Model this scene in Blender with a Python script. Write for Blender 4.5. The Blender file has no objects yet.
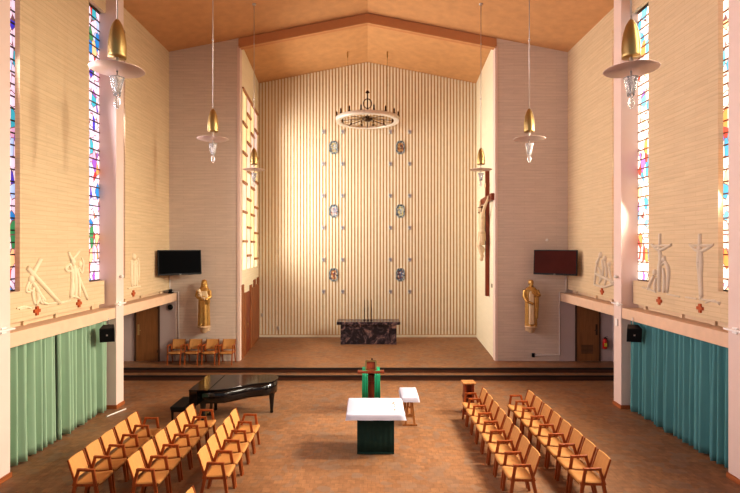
import bpy, math, random
from mathutils import Matrix, Vector
random.seed(7)
COL = bpy.context.scene.collection
PI = math.pi
# ------------------------------------------------------------------ camera constants
F, U0, V0, H = 493.0, 367.5, 246.5, 4.33

def lin(c):
    return tuple((x/12.92 if x <= .04045 else ((x+.055)/1.055)**2.4) for x in [v/255. for v in c]) + (1.,)

# ------------------------------------------------------------------ materials
def new_mat(name):
    m = bpy.data.materials.new(name); m.use_nodes = True
    nt = m.node_tree; b = nt.nodes['Principled BSDF']
    return m, nt, b

def plain(name, rgb, rough=.6, metal=0., var=.06, scale=6., spec=.4, bump=0.):
    m, nt, b = new_mat(name)
    N = nt.nodes; L = nt.links
    tc = N.new('ShaderNodeTexCoord'); no = N.new('ShaderNodeTexNoise'); no.inputs['Scale'].default_value = scale
    no.inputs['Detail'].default_value = 4
    L.new(tc.outputs['Object'], no.inputs['Vector'])
    hs = N.new('ShaderNodeHueSaturation'); hs.inputs['Color'].default_value = lin(rgb)
    mr = N.new('ShaderNodeMapRange'); mr.inputs[3].default_value = 1-var*2; mr.inputs[4].default_value = 1+var*2
    L.new(no.outputs['Fac'], mr.inputs[0]); L.new(mr.outputs[0], hs.inputs['Value'])
    L.new(hs.outputs['Color'], b.inputs['Base Color'])
    b.inputs['Roughness'].default_value = rough; b.inputs['Metallic'].default_value = metal
    b.inputs['Specular IOR Level'].default_value = spec
    if bump:
        bp = N.new('ShaderNodeBump'); bp.inputs['Strength'].default_value = bump; bp.inputs['Distance'].default_value = .01
        L.new(no.outputs['Fac'], bp.inputs['Height']); L.new(bp.outputs['Normal'], b.inputs['Normal'])
    return m

def wall_coords(nt):
    """(x+y, z) so that horizontal courses run level on any vertical wall"""
    N = nt.nodes; L = nt.links
    tc = N.new('ShaderNodeTexCoord'); sp = N.new('ShaderNodeSeparateXYZ'); ad = N.new('ShaderNodeMath'); ad.operation = 'ADD'
    cb = N.new('ShaderNodeCombineXYZ')
    L.new(tc.outputs['Object'], sp.inputs[0]); L.new(sp.outputs['X'], ad.inputs[0]); L.new(sp.outputs['Y'], ad.inputs[1])
    L.new(ad.outputs[0], cb.inputs['X']); L.new(sp.outputs['Z'], cb.inputs['Y'])
    return cb.outputs[0]

def brick_mat(name, rgb, rgb2, mortar, row=.1, width=.75, msize=.006, contrast=1.):
    m, nt, b = new_mat(name); N = nt.nodes; L = nt.links
    v = wall_coords(nt)
    br = N.new('ShaderNodeTexBrick')
    br.inputs['Color1'].default_value = lin(rgb); br.inputs['Color2'].default_value = lin(rgb2); br.inputs['Mortar'].default_value = lin(mortar)
    br.inputs['Scale'].default_value = 1.; br.inputs['Mortar Size'].default_value = msize; br.inputs['Mortar Smooth'].default_value = .6
    br.inputs['Brick Width'].default_value = width; br.inputs['Row Height'].default_value = row; br.inputs['Bias'].default_value = -.2
    L.new(v, br.inputs['Vector'])
    mp = N.new('ShaderNodeMapping'); mp.inputs['Scale'].default_value = (1.1, 16, 1)
    L.new(v, mp.inputs['Vector'])
    no = N.new('ShaderNodeTexNoise'); no.inputs['Scale'].default_value = 1.; no.inputs['Detail'].default_value = 5; no.inputs['Roughness'].default_value = .65
    L.new(mp.outputs[0], no.inputs['Vector'])
    mr = N.new('ShaderNodeMapRange'); mr.inputs[1].default_value = .3; mr.inputs[2].default_value = .7
    mr.inputs[3].default_value = 1-.13*contrast; mr.inputs[4].default_value = 1+.10*contrast
    L.new(no.outputs['Fac'], mr.inputs[0])
    hs = N.new('ShaderNodeHueSaturation'); L.new(br.outputs['Color'], hs.inputs['Color']); L.new(mr.outputs[0], hs.inputs['Value'])
    L.new(hs.outputs['Color'], b.inputs['Base Color']); b.inputs['Roughness'].default_value = .85; b.inputs['Specular IOR Level'].default_value = .2
    bp = N.new('ShaderNodeBump'); bp.inputs['Strength'].default_value = .35; bp.inputs['Distance'].default_value = .01
    L.new(no.outputs['Fac'], bp.inputs['Height']); L.new(bp.outputs['Normal'], b.inputs['Normal'])
    return m

def wood_mat(name, rgb, rgb2, rough=.45, axis=2, scale=5.):
    m, nt, b = new_mat(name); N = nt.nodes; L = nt.links
    tc = N.new('ShaderNodeTexCoord'); mp = N.new('ShaderNodeMapping')
    s = [8., 8., 8.]; s[axis] = .8
    mp.inputs['Scale'].default_value = [q*scale/5 for q in s]
    L.new(tc.outputs['Object'], mp.inputs['Vector'])
    no = N.new('ShaderNodeTexNoise'); no.inputs['Scale'].default_value = 2.; no.inputs['Detail'].default_value = 5
    L.new(mp.outputs[0], no.inputs['Vector'])
    cr = N.new('ShaderNodeValToRGB'); cr.color_ramp.elements[0].color = lin(rgb); cr.color_ramp.elements[1].color = lin(rgb2)
    cr.color_ramp.elements[0].position = .32; cr.color_ramp.elements[1].position = .68
    L.new(no.outputs['Fac'], cr.inputs[0]); L.new(cr.outputs[0], b.inputs['Base Color'])
    b.inputs['Roughness'].default_value = rough; b.inputs['Specular IOR Level'].default_value = .4
    return m

def floor_mat():
    m, nt, b = new_mat('floor tiles'); N = nt.nodes; L = nt.links
    tc = N.new('ShaderNodeTexCoord')
    br = N.new('ShaderNodeTexBrick'); br.offset = .5
    br.inputs['Color1'].default_value = lin((152, 108, 74)); br.inputs['Color2'].default_value = lin((134, 93, 63)); br.inputs['Mortar'].default_value = lin((126, 86, 58))
    br.inputs['Scale'].default_value = 1.; br.inputs['Mortar Size'].default_value = .004; br.inputs['Mortar Smooth'].default_value = .3
    br.inputs['Brick Width'].default_value = .15; br.inputs['Row Height'].default_value = .15; br.inputs['Bias'].default_value = -.1
    L.new(tc.outputs['Object'], br.inputs['Vector'])
    no = N.new('ShaderNodeTexNoise'); no.inputs['Scale'].default_value = .55; no.inputs['Detail'].default_value = 6; no.inputs['Roughness'].default_value = .6
    L.new(tc.outputs['Object'], no.inputs['Vector'])
    mr = N.new('ShaderNodeMapRange'); mr.inputs[1].default_value = .3; mr.inputs[2].default_value = .7; mr.inputs[3].default_value = .82; mr.inputs[4].default_value = 1.16
    L.new(no.outputs['Fac'], mr.inputs[0])
    n2 = N.new('ShaderNodeTexNoise'); n2.inputs['Scale'].default_value = 9.; n2.inputs['Detail'].default_value = 4
    L.new(tc.outputs['Object'], n2.inputs['Vector'])
    m2 = N.new('ShaderNodeMapRange'); m2.inputs[1].default_value = .3; m2.inputs[2].default_value = .7; m2.inputs[3].default_value = .85; m2.inputs[4].default_value = 1.15
    L.new(n2.outputs['Fac'], m2.inputs[0])
    mu = N.new('ShaderNodeMath'); mu.operation = 'MULTIPLY'; L.new(mr.outputs[0], mu.inputs[0]); L.new(m2.outputs[0], mu.inputs[1])
    hs = N.new('ShaderNodeHueSaturation'); L.new(br.outputs['Color'], hs.inputs['Color']); L.new(mu.outputs[0], hs.inputs['Value'])
    # greyish tile patches
    mx = N.new('ShaderNodeMix'); mx.data_type = 'RGBA'
    n3 = N.new('ShaderNodeTexVoronoi'); n3.inputs['Scale'].default_value = 5.; L.new(tc.outputs['Object'], n3.inputs['Vector'])
    sp = N.new('ShaderNodeSeparateColor'); L.new(n3.outputs['Color'], sp.inputs[0])
    m3 = N.new('ShaderNodeMapRange'); m3.inputs[1].default_value = .55; m3.inputs[2].default_value = 1.; m3.inputs[4].default_value = .55
    L.new(sp.outputs[0], m3.inputs[0]); L.new(m3.outputs[0], mx.inputs['Factor'])
    L.new(hs.outputs['Color'], mx.inputs['A']); mx.inputs['B'].default_value = lin((132, 110, 94))
    L.new(mx.outputs['Result'], b.inputs['Base Color'])
    b.inputs['Roughness'].default_value = .5; b.inputs['Specular IOR Level'].default_value = .35
    return m

def glass_mat(name, strength, palette, base, fac=.5, cell=(6.5, 3.2)):
    """stained glass whose own emission imitates daylight from behind"""
    m, nt, b = new_mat(name); N = nt.nodes; L = nt.links
    v = wall_coords(nt)
    mp = N.new('ShaderNodeMapping'); mp.inputs['Scale'].default_value = (cell[0], cell[1], 1); L.new(v, mp.inputs['Vector'])
    vo = N.new('ShaderNodeTexVoronoi'); vo.inputs['Scale'].default_value = 1.; vo.inputs['Randomness'].default_value = .85
    L.new(mp.outputs[0], vo.inputs['Vector'])
    sp = N.new('ShaderNodeSeparateColor'); L.new(vo.outputs['Color'], sp.inputs[0])
    cr = N.new('ShaderNodeValToRGB'); cr.color_ramp.interpolation = 'CONSTANT'
    els = cr.color_ramp.elements
    for i, c in enumerate(palette):
        p = i/len(palette)*fac
        e = els[0] if i == 0 else els.new(p)
        e.position = p; e.color = lin(c)
    e = els[len(els)-1]; e.position = fac; e.color = lin(base)
    L.new(sp.outputs[0], cr.inputs[0])
    vd = N.new('ShaderNodeTexVoronoi'); vd.feature = 'DISTANCE_TO_EDGE'; vd.inputs['Scale'].default_value = 1.; vd.inputs['Randomness'].default_value = .85
    L.new(mp.outputs[0], vd.inputs['Vector'])
    st = N.new('ShaderNodeMath'); st.operation = 'GREATER_THAN'; st.inputs[1].default_value = .03; L.new(vd.outputs['Distance'], st.inputs[0])
    mx = N.new('ShaderNodeMix'); mx.data_type = 'RGBA'; L.new(st.outputs[0], mx.inputs['Factor'])
    mx.inputs['A'].default_value = lin((120, 84, 84)); L.new(cr.outputs[0], mx.inputs['B'])
    L.new(mx.outputs['Result'], b.inputs['Base Color']); L.new(mx.outputs['Result'], b.inputs['Emission Color'])
    b.inputs['Emission Strength'].default_value = strength; b.inputs['Roughness'].default_value = .15  # glow put into the glass in place of outside daylight
    return m

def mosaic_mat(name, cols, scale=28.):
    m, nt, b = new_mat(name); N = nt.nodes; L = nt.links
    v = wall_coords(nt)
    vo = N.new('ShaderNodeTexVoronoi'); vo.inputs['Scale'].default_value = scale; L.new(v, vo.inputs['Vector'])
    sp = N.new('ShaderNodeSeparateColor'); L.new(vo.outputs['Color'], sp.inputs[0])
    cr = N.new('ShaderNodeValToRGB'); cr.color_ramp.interpolation = 'CONSTANT'
    for i, c in enumerate(cols):
        e = cr.color_ramp.elements[i] if i < 2 else cr.color_ramp.elements.new(i/len(cols))
        e.position = i/len(cols); e.color = lin(c)
    L.new(sp.outputs[0], cr.inputs[0]); L.new(cr.outputs[0], b.inputs['Base Color']); b.inputs['Roughness'].default_value = .35
    return m

def marble_mat():
    m, nt, b = new_mat('dark marble'); N = nt.nodes; L = nt.links
    tc = N.new('ShaderNodeTexCoord')
    no = N.new('ShaderNodeTexNoise'); no.inputs['Scale'].default_value = 2.4; no.inputs['Detail'].default_value = 8; no.inputs['Roughness'].default_value = .7; no.inputs['Distortion'].default_value = 1.6
    L.new(tc.outputs['Object'], no.inputs['Vector'])
    cr = N.new('ShaderNodeValToRGB'); e = cr.color_ramp.elements
    e[0].position = .46; e[0].color = lin((38, 34, 44)); e[1].position = .68; e[1].color = lin((185, 150, 140))
    q = e.new(.55); q.color = lin((88, 74, 84))
    L.new(no.outputs['Fac'], cr.inputs[0]); L.new(cr.outputs[0], b.inputs['Base Color']); b.inputs['Roughness'].default_value = .2
    return m

M = dict(
    floor=floor_mat(),
    brick_front=brick_mat('mauve brick', (214, 197, 184), (210, 193, 180), (199, 181, 167), contrast=.7),
    brick_side=brick_mat('cream brick', (214, 190, 156), (210, 185, 151), (199, 173, 139), contrast=.7),
    chancel=brick_mat('pale cream brick', (240, 230, 206), (237, 227, 202), (230, 219, 192), contrast=.3),
    column=plain('pink white paint', (226, 202, 192), .7, var=.02, scale=2),
    ledge=plain('concrete ledge', (222, 188, 160), .8, var=.05, scale=5),
    strip=plain('recess paint', (222, 192, 158), .8, var=.03),
    aisle=plain('lilac plaster', (192, 174, 170), .85, var=.03, scale=2),
    ceiling=plain('orange cork ceiling', (206, 156, 108), .85, var=.08, scale=3.5, bump=.2),
    beam=plain('beam edge', (196, 136, 90), .8, var=.04),
    nosing=plain('black nosing', (34, 24, 22), .5, var=.05),
    riser=wood_mat('dark wood riser', (64, 36, 24), (88, 50, 32), axis=0),
    slat=plain('cream slat', (240, 231, 212), .6, var=.02),
    groove=plain('tan groove', (214, 176, 128), .8, var=.04),
    basewood=wood_mat('baseboard wood', (150, 82, 44), (176, 104, 58), axis=1),
    wood=wood_mat('chair wood', (128, 58, 22), (172, 88, 36), .4),
    fabric=plain('tan upholstery', (188, 132, 74), .75, var=.05, scale=25, bump=.15),
    backfab=plain('tan back upholstery', (196, 142, 82), .75, var=.05, scale=25, bump=.15),
    oak=wood_mat('light oak', (150, 96, 52), (190, 130, 76), .45),
    redwood=wood_mat('red brown wood', (104, 40, 20), (140, 62, 32), .4),
    door=wood_mat('brown door', (128, 82, 40), (146, 96, 50), .5),
    dooredge=plain('dark door frame', (74, 48, 30), .6),
    panelling=wood_mat('panelling wood', (120, 66, 32), (160, 94, 50), .5),
    black=plain('black lacquer', (14, 10, 11), .12, var=.02, spec=.6),
    blackmat=plain('black plastic', (18, 17, 19), .5, var=.02, spec=.2),
    screenL=plain('dark screen', (5, 5, 7), .5, var=0, spec=.02),
    screenR=plain('brown painted-reflection screen', (70, 26, 18), .5, var=.2, scale=2, spec=.05),  # reddish brown reflection of the room painted into the screen colour
    gold=plain('brass', (182, 156, 104), .36, 1., .03),
    goldleaf=plain('gilded wood', (190, 148, 84), .36, .65, .14, 14),
    ivory=plain('ivory drape', (212, 186, 150), .55, 0, .05),
    disc=plain('copper disc', (206, 180, 168), .35, .6, .05, 3),
    steel=plain('steel rod', (196, 184, 176), .35, .6, .02),
    silver=plain('silvered metal', (232, 224, 216), .3, .35, .04),
    dark=plain('dark bronze', (74, 52, 34), .4, .6, .04),
    white=plain('white paint', (236, 230, 226), .5, var=.01),
    cloth=plain('white linen', (202, 198, 214), .9, var=.015, scale=8),
    greendark=plain('dark green cloth', (14, 52, 46), .8, var=.08, scale=10),
    green=plain('green satin', (20, 150, 108), .5, var=.1, scale=10),
    curtL=plain('sage curtain', (154, 180, 152), .8, var=.03, scale=3),
    curtR=plain('teal curtain', (92, 148, 150), .8, var=.03, scale=3),
    relief=plain('plaster relief', (232, 214, 184), .7, var=.05, scale=20),
    reliefR=plain('grey plaster relief', (208, 192, 172), .7, var=.05, scale=20),
    crossred=wood_mat('red wood cross', (168, 74, 34), (190, 94, 46), .5),
    flesh=plain('painted flesh', (222, 198, 164), .55, var=.06, scale=12),
    bracket=plain('tan bracket', (206, 174, 138), .6, 0, .08, 12),
    hair=plain('dark hair', (104, 66, 38), .7),
    red=plain('red paint', (200, 34, 24), .35),
    yellow=plain('yellow tag', (232, 214, 70), .5),
    marble=marble_mat(),
    lead=plain('lead bar', (62, 44, 40), .6),
    leadR=plain('brown lead bar', (140, 90, 60), .6),
    key=plain('ivory key', (236, 230, 216), .3),
)
gm, nt_, b_ = new_mat('clear crystal'); b_.inputs['Base Color'].default_value = (.95, .93, .92, 1); b_.inputs['Transmission Weight'].default_value = .75
b_.inputs['Roughness'].default_value = .06; b_.inputs['IOR'].default_value = 1.3
M['crystal'] = gm
PAL_L = [(70, 60, 190), (40, 130, 200), (60, 170, 190), (250, 200, 150), (150, 90, 190), (60, 140, 90), (220, 170, 200), (230, 150, 90), (180, 200, 240), (200, 60, 60)]
PAL_R = [(250, 220, 170), (120, 200, 220), (240, 160, 90), (170, 120, 200), (250, 240, 220), (220, 90, 70), (90, 170, 200), (250, 250, 240)]
M['glassL'] = glass_mat('stained glass left', .78, PAL_L, (234, 214, 236), .40)
M['glassR'] = glass_mat('stained glass right', 1.35, PAL_R, (255, 244, 226), .42)
CH = [(250, 234, 184), (252, 242, 216), (244, 218, 206), (246, 222, 180), (236, 218, 220)]
for i, c in enumerate(CH):
    m, nt, b = new_mat('chancel glass'); N = nt.nodes; L = nt.links
    no = N.new('ShaderNodeTexNoise'); no.inputs['Scale'].default_value = 1.5
    hs = N.new('ShaderNodeHueSaturation'); hs.inputs['Color'].default_value = lin(c)
    mr = N.new('ShaderNodeMapRange'); mr.inputs[3].default_value = .7; mr.inputs[4].default_value = 1.3; L.new(no.outputs['Fac'], mr.inputs[0]); L.new(mr.outputs[0], hs.inputs['Value'])
    L.new(hs.outputs[0], b.inputs['Base Color']); L.new(hs.outputs[0], b.inputs['Emission Color']); b.inputs['Emission Strength'].default_value = .42  # panes emit light themselves to imitate daylight shining through
    M['ch%d' % i] = m

# ------------------------------------------------------------------ mesh builder
class MB:
    def __init__(s): s.v = []; s.f = []; s.sm = []; s.mi = []; s.cur = 0
    def add(s, vs, fs, smooth=False, T=None):
        o = len(s.v)
        for p in vs:
            p = Vector(p)
            s.v.append(tuple(T @ p) if T is not None else tuple(p))
        for f in fs: s.f.append([i+o for i in f]); s.sm.append(smooth); s.mi.append(s.cur)
        return s
    def box(s, x0, x1, y0, y1, z0, z1, T=None):
        vs = [(x0, y0, z0), (x1, y0, z0), (x1, y1, z0), (x0, y1, z0), (x0, y0, z1), (x1, y0, z1), (x1, y1, z1), (x0, y1, z1)]
        return s.add(vs, [(0, 3, 2, 1), (4, 5, 6, 7), (0, 1, 5, 4), (1, 2, 6, 5), (2, 3, 7, 6), (3, 0, 4, 7)], T=T)
    def hexa(s, lo, hi, T=None):
        """two quads (4 points each) joined"""
        return s.add(list(lo)+list(hi), [(0, 3, 2, 1), (4, 5, 6, 7), (0, 1, 5, 4), (1, 2, 6, 5), (2, 3, 7, 6), (3, 0, 4, 7)], T=T)
    def prism(s, poly, a, b, axis='z', T=None, smooth=False):
        n = len(poly)
        def mk(p, h):
            return {'z': (p[0], p[1], h), 'y': (p[0], h, p[1]), 'x': (h, p[0], p[1])}[axis]
        vs = [mk(p, a) for p in poly]+[mk(p, b) for p in poly]
        s.add(vs, [tuple(range(n))[::-1], tuple(range(n, 2*n))], T=T)
        o = len(s.v)-2*n
        for i in range(n):
            s.f.append([o+i, o+(i+1) % n, o+n+(i+1) % n, o+n+i]); s.sm.append(smooth); s.mi.append(s.cur)
        return s
    def tube(s, pts, r, n=8, cap=True, T=None, flat=None):
        pts = [Vector(p) for p in pts]; k = len(pts)
        rs = r if isinstance(r, (list, tuple)) else [r]*k
        vs = []; ref = None
        for i, p in enumerate(pts):
            d = (pts[min(i+1, k-1)]-pts[max(i-1, 0)]).normalized()
            if ref is None:
                ref = Vector((0, 0, 1)) if abs(d.z) < .9 else Vector((1, 0, 0))
            a = d.cross(ref)
            if a.length < 1e-4: a = d.cross(Vector((0, 1, 0)))
            a.normalize(); b = a.cross(d).normalized(); ref = b
            for j in range(n):
                t = 2*PI*j/n
                vs.append(p+a*rs[i]*math.cos(t)+b*rs[i]*math.sin(t))
        fs = [(i*n+j, i*n+(j+1) % n, (i+1)*n+(j+1) % n, (i+1)*n+j) for i in range(k-1) for j in range(n)]
        s.add(vs, fs, True, T)
        if cap:
            o = len(s.v)-k*n
            s.f.append([o+j for j in range(n)][::-1]); s.sm.append(False); s.mi.append(s.cur)
            s.f.append([o+(k-1)*n+j for j in range(n)]); s.sm.append(False); s.mi.append(s.cur)
        return s
    def bar(s, p, q, w, h=None, w2=None, h2=None, up=(0, 0, 1), T=None):
        """rectangular bar p->q (tapering to w2,h2)"""
        p, q = Vector(p), Vector(q); d = (q-p).normalized(); u = Vector(up)
        if abs(d.dot(u)) > .97: u = Vector((0, 1, 0))
        a = d.cross(u).normalized(); b = a.cross(d).normalized()
        h = h or w; w2 = w2 or w; h2 = h2 or h
        lo = [p+a*sx*w/2+b*sy*h/2 for sx, sy in ((-1, -1), (1, -1), (1, 1), (-1, 1))]
        hi = [q+a*sx*w2/2+b*sy*h2/2 for sx, sy in ((-1, -1), (1, -1), (1, 1), (-1, 1))]
        return s.hexa(lo, hi, T)
    def rings(s, rings, cap=True, smooth=True, T=None):
        n = len(rings[0]); k = len(rings)
        vs = [p for r in rings for p in r]
        fs = [(i*n+j, i*n+(j+1) % n, (i+1)*n+(j+1) % n, (i+1)*n+j) for i in range(k-1) for j in range(n)]
        if cap: fs += [tuple(range(n))[::-1], tuple(range((k-1)*n, k*n))]
        return s.add(vs, fs, smooth, T)
    def lathe(s, prof, n=24, c=(0, 0, 0), T=None, cap=True):
        return s.rings([[(c[0]+r*math.cos(2*PI*j/n), c[1]+r*math.sin(2*PI*j/n), c[2]+z) for j in range(n)] for r, z in prof], cap=cap, T=T)
    def ell(s, c, r, n=14, m=9, T=None):
        R = []
        for i in range(m+1):
            t = -PI/2+PI*min(max(i/m, .02), .98)
            R.append([(c[0]+r[0]*math.cos(t)*math.cos(2*PI*j/n), c[1]+r[1]*math.cos(t)*math.sin(2*PI*j/n), c[2]+r[2]*math.sin(t)) for j in range(n)])
        return s.rings(R, T=T)
    def build(s, name, mats, parent=None, bevel=0, remesh=0, smooth=0, kind=None, solid=0):
        me = bpy.data.meshes.new(name); me.from_pydata(s.v, [], s.f); 
        for mt in (mats if isinstance(mats, (list, tuple)) else [mats]): me.materials.append(M[mt] if isinstance(mt, str) else mt)
        for p, sm, mi in zip(me.polygons, s.sm, s.mi): p.use_smooth = sm; p.material_index = mi
        me.validate(); me.update()
        import bmesh
        bm = bmesh.new(); bm.from_mesh(me); bmesh.ops.recalc_face_normals(bm, faces=bm.faces); bm.to_mesh(me); bm.free()
        o = bpy.data.objects.new(name, me); COL.objects.link(o)
        if parent: o.parent = parent
        if remesh:
            r = o.modifiers.new('fuse', 'REMESH'); r.mode = 'VOXEL'; r.voxel_size = remesh; r.use_smooth_shade = True
            if smooth:
                q = o.modifiers.new('soft', 'SMOOTH'); q.iterations = smooth; q.factor = .5
        if solid:
            q = o.modifiers.new('thick', 'SOLIDIFY'); q.thickness = solid; q.offset = 0
        if bevel:
            q = o.modifiers.new('bevel', 'BEVEL'); q.width = bevel; q.segments = 2; q.limit_method = 'ANGLE'
        if kind: o['kind'] = kind
        return o

def thing(name, label, cat, loc=(0, 0, 0), rz=0, group=None):
    o = bpy.data.objects.new(name, None); COL.objects.link(o); o.empty_display_size = .1
    o.location = loc; o.rotation_euler = (0, 0, rz); o['label'] = label; o['category'] = cat
    if group: o['group'] = group
    return o
def tag(o, label, cat, group=None):
    o['label'] = label; o['category'] = cat
    if group: o['group'] = group
    return o
def struct(mb, name, mats, **k): return mb.build(name, mats, kind='structure', **k)
def copy_tree(o, parent=None):
    c = o.copy(); COL.objects.link(c); c.parent = parent
    for ch in list(o.children): copy_tree(ch, c)
    return c
ORD = ['first', 'second', 'third', 'fourth', 'fifth', 'sixth', 'seventh', 'eighth', 'ninth']

# ------------------------------------------------------------------ the room
APEX, SL = 12.55, .196
def cz(x): return APEX-SL*abs(x)
WX, CX, GX, OX = 6.98, 6.70, 7.16, 8.6      # wall panel, column face, glass, aisle wall
FY, BY = 17.35, 21.95                        # front wall, back wall
CW0, CW1 = 4.52, 4.85                        # chancel half width at front, at back
def dx(s): return .065 if s > 0 else 0.
PZ = .30                                     # sanctuary platform

struct(MB().box(-OX-.1, OX+.1, -2, 16.0, -.1, 0), 'floor', 'floor')
p = MB(); p.box(-OX-.1, OX+.1, 15.94, 17, 0, .15); p.box(-OX-.1, OX+.1, 16.34, BY+.2, 0, PZ)
struct(p, 'platform', 'floor')
p = MB(); p.box(-OX, OX, 15.925, 15.94, 0, .15); p.box(-OX, OX, 16.325, 16.34, .15, PZ); struct(p, 'trim_1', 'riser')
p = MB()
p.box(-OX, OX, 15.905, 15.99, .118, .158); p.box(-OX, OX, 16.305, 16.39, .262, .307)
struct(p, 'trim_2', 'nosing')

c = MB()
for s in (-1, 1):
    pts = [(0, APEX), (s*8.8, cz(8.8)), (s*8.8, cz(8.8)+.15), (0, APEX+.15)]
    c.prism(pts, -2, BY+.2, 'y')
struct(c, 'ceiling', 'ceiling')
h = MB()
for s in (-1, 1):
    h.prism([(0, APEX-.02), (s*(CW0+.02), cz(CW0)-.02), (s*(CW0+.02), cz(CW0)-.34), (0, APEX-.34)], FY-.02, FY+.22, 'y')
struct(h, 'trim_3', 'beam')
h = MB()
for s in (-1, 1):
    h.prism([(0, APEX-.33), (s*(CW0+.0), cz(CW0)-.33), (s*(CW0+.0), cz(CW0)-.36), (0, APEX-.36)], FY-.025, FY+.03, 'y')
struct(h, 'trim_4', 'ceiling')

# front walls either side of the chancel
for s, nm in ((-1, 'left'), (1, 'right')):
    m = MB(); m.prism([(s*CW0, 0), (s*8.8, 0), (s*8.8, cz(8.8)), (s*CW0, cz(CW0))], FY, FY+.25, 'y')
    struct(m, 'wall_front_'+nm, 'brick_front')
    m = MB(); m.box(min(s*(CW0-.03), s*(CW0+.06)), max(s*(CW0-.03), s*(CW0+.06)), FY-.02, FY+.27, PZ, cz(CW0)-.3)
    struct(m, 'trim_%d' % (5 if s < 0 else 6), 'column')
    # the aisle end below the ledge is plain plaster
    m = MB(); m.box(min(s*6.75, s*OX), max(s*6.75, s*OX), FY-.015, FY, PZ, 2.7); struct(m, 'wall_aisle_end_'+nm, 'aisle')
    # chancel side wall
    m = MB(); m.prism([(s*CW0, FY+.2), (s*CW1, BY+.1), (s*(CW1+.2), BY+.1), (s*(CW0+.2), FY+.2)], 0, cz(CW1)+.02)
    struct(m, 'wall_chancel_'+nm, 'chancel')
    # aisle outer wall + low aisle ceiling
    m = MB(); m.box(min(s*OX, s*(OX+.1)), max(s*OX, s*(OX+.1)), -2, FY, 0, 2.8); struct(m, 'wall_aisle_'+nm, 'aisle')
    m = MB(); m.box(min(s*(7.2+dx(s)), s*OX), max(s*(7.2+dx(s)), s*OX), -2, FY, 2.62, 2.72); struct(m, 'ceiling_aisle_'+nm, 'aisle')

# back wall: vertical slats over a tan backing
m = MB(); m.cur = 0; m.prism([(-CW1, PZ), (CW1, PZ), (CW1, cz(CW1)), (0, APEX), (-CW1, cz(CW1))], BY, BY+.2, 'y')
m.cur = 1
PITCH = 3.186*BY/F
k = int(CW1/PITCH)
SLX = [(i+.5)*PITCH for i in range(-k-1, k+1)]
for x in SLX:
    if abs(x)+.04 < CW1:
        w = PITCH*.29
        m.box(x-w, x+w, BY-.032, BY, PZ+.12, cz(x)-.02)
m.box(-CW1, CW1, BY-.05, BY, PZ, PZ+.09)
struct(m, 'wall_back', ['groove', 'slat'])

# side walls, columns, ledges, windows
COLS = [0.25, 4.55, 8.85, 13.15]
ZB0, ZB1, ZT = 2.82, 3.43, 10.55
winN = 0
def window(side, y0, y1, idx, mat):
    s = side; y0 -= .0 if y1-y0 < .7 else .35; y1 += .35 if y1-y0 < .7 else 0.
    nm = 'window_%d' % idx
    e = bpy.data.objects.new(nm, None); COL.objects.link(e); e['kind'] = 'structure'; e.location = (s*(GX+dx(s)), (y0+y1)/2, ZB1)
    def L(mb, n, mt): return mb.build(n, mt, e)
    hy = (y1-y0)/2; hz = ZT-ZB1
    g = MB(); g.box(min(0, s*.012), max(0, s*.012), -hy, hy, 0, hz); L(g, 'stained_glass', mat)
    r = MB(); t = .04; x0, x1 = sorted((-s*.02, s*.03))
    n = int(hz/.24)
    for i in range(1, n): r.box(x0, x1, -hy, hy, i*hz/n-.014, i*hz/n+.014)
    L(r, 'glazing_bars', 'lead' if s < 0 else 'leadR')
    fr = MB()
    fr.box(x0, x1, -hy, hy, 0, .03); fr.box(x0, x1, -hy, hy, hz-.03, hz)
    L(fr, 'window_frame', 'lead')
for s, nm in ((-1, 'left'), (1, 'right')):
    wall = MB(); ledge = MB(); strip = MB(); base = MB()
    X0, X1 = sorted((s*(WX+dx(s)), s*(WX+dx(s)+.10)))
    def wb(y0, y1, z0, z1): wall.box(X0, X1, y0, y1, z0, z1)
    for i, y in enumerate(COLS):
        top = cz(6.7)+.02
        cm = MB(); a, b = sorted((s*(CX+dx(s)), s*(7.3+dx(s)))); cm.box(a, b, y, y+.4, 0, top)
        cm.build('column', 'column', kind='structure', bevel=.01)
        bb = MB(); a, b = sorted((s*(CX+dx(s)-.02), s*(7.3+dx(s)))); bb.box(a, b, y-.02, y+.42, 0, .1); struct(bb, 'baseboard_%s' % nm, 'basewood')
        ya, yb = y+.4, (COLS[i+1] if i < 3 else FY)
        last = i == 3
        pa, pb = ya+.65, (yb if last else yb-.79)
        wb(ya if not last else ya, yb-.07 if not last else yb, ZB0, ZB1)
        wb(pa, pb, ZB1, cz(7.14)+.03)
        wb(ya, pa, ZT, cz(7.14)+.03)
        if not last: wb(pb, yb, ZT, cz(7.14)+.03)
        winN += 1; window(s, ya, pa, winN, 'glass'+('L' if s < 0 else 'R'))
        if not last: winN += 1; window(s, pb, yb, winN, 'glass'+('L' if s < 0 else 'R'))
        a, b = sorted((s*(GX+dx(s)+.06), s*(7.4+dx(s)))); strip.box(a, b, ya, yb, 2.6, cz(7.4))
        a, b = sorted((s*(7.16+dx(s)), s*(7.3+dx(s)))); strip.box(a, b, ya, yb, 2.6, ZB0+.02)
        for q in (.25, .52, .9):
            yy = ya+(yb-ya)*q; a, b = sorted((s*(7.10+dx(s)), s*(7.2+dx(s)))); strip.box(a, b, yy-.05, yy+.05, 2.68, ZB0+.02)
        a, b = sorted((s*(CX+dx(s)+.01), s*(7.35+dx(s)))); ledge.box(a, b, ya, yb-.02, 2.42, 2.70)
    struct(wall, 'wall_'+nm, 'brick_side')
    struct(strip, 'wall_recess_'+nm, 'strip')
    struct(ledge, 'trim_%d' % (7 if s < 0 else 8), 'ledge', bevel=.008)
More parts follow.
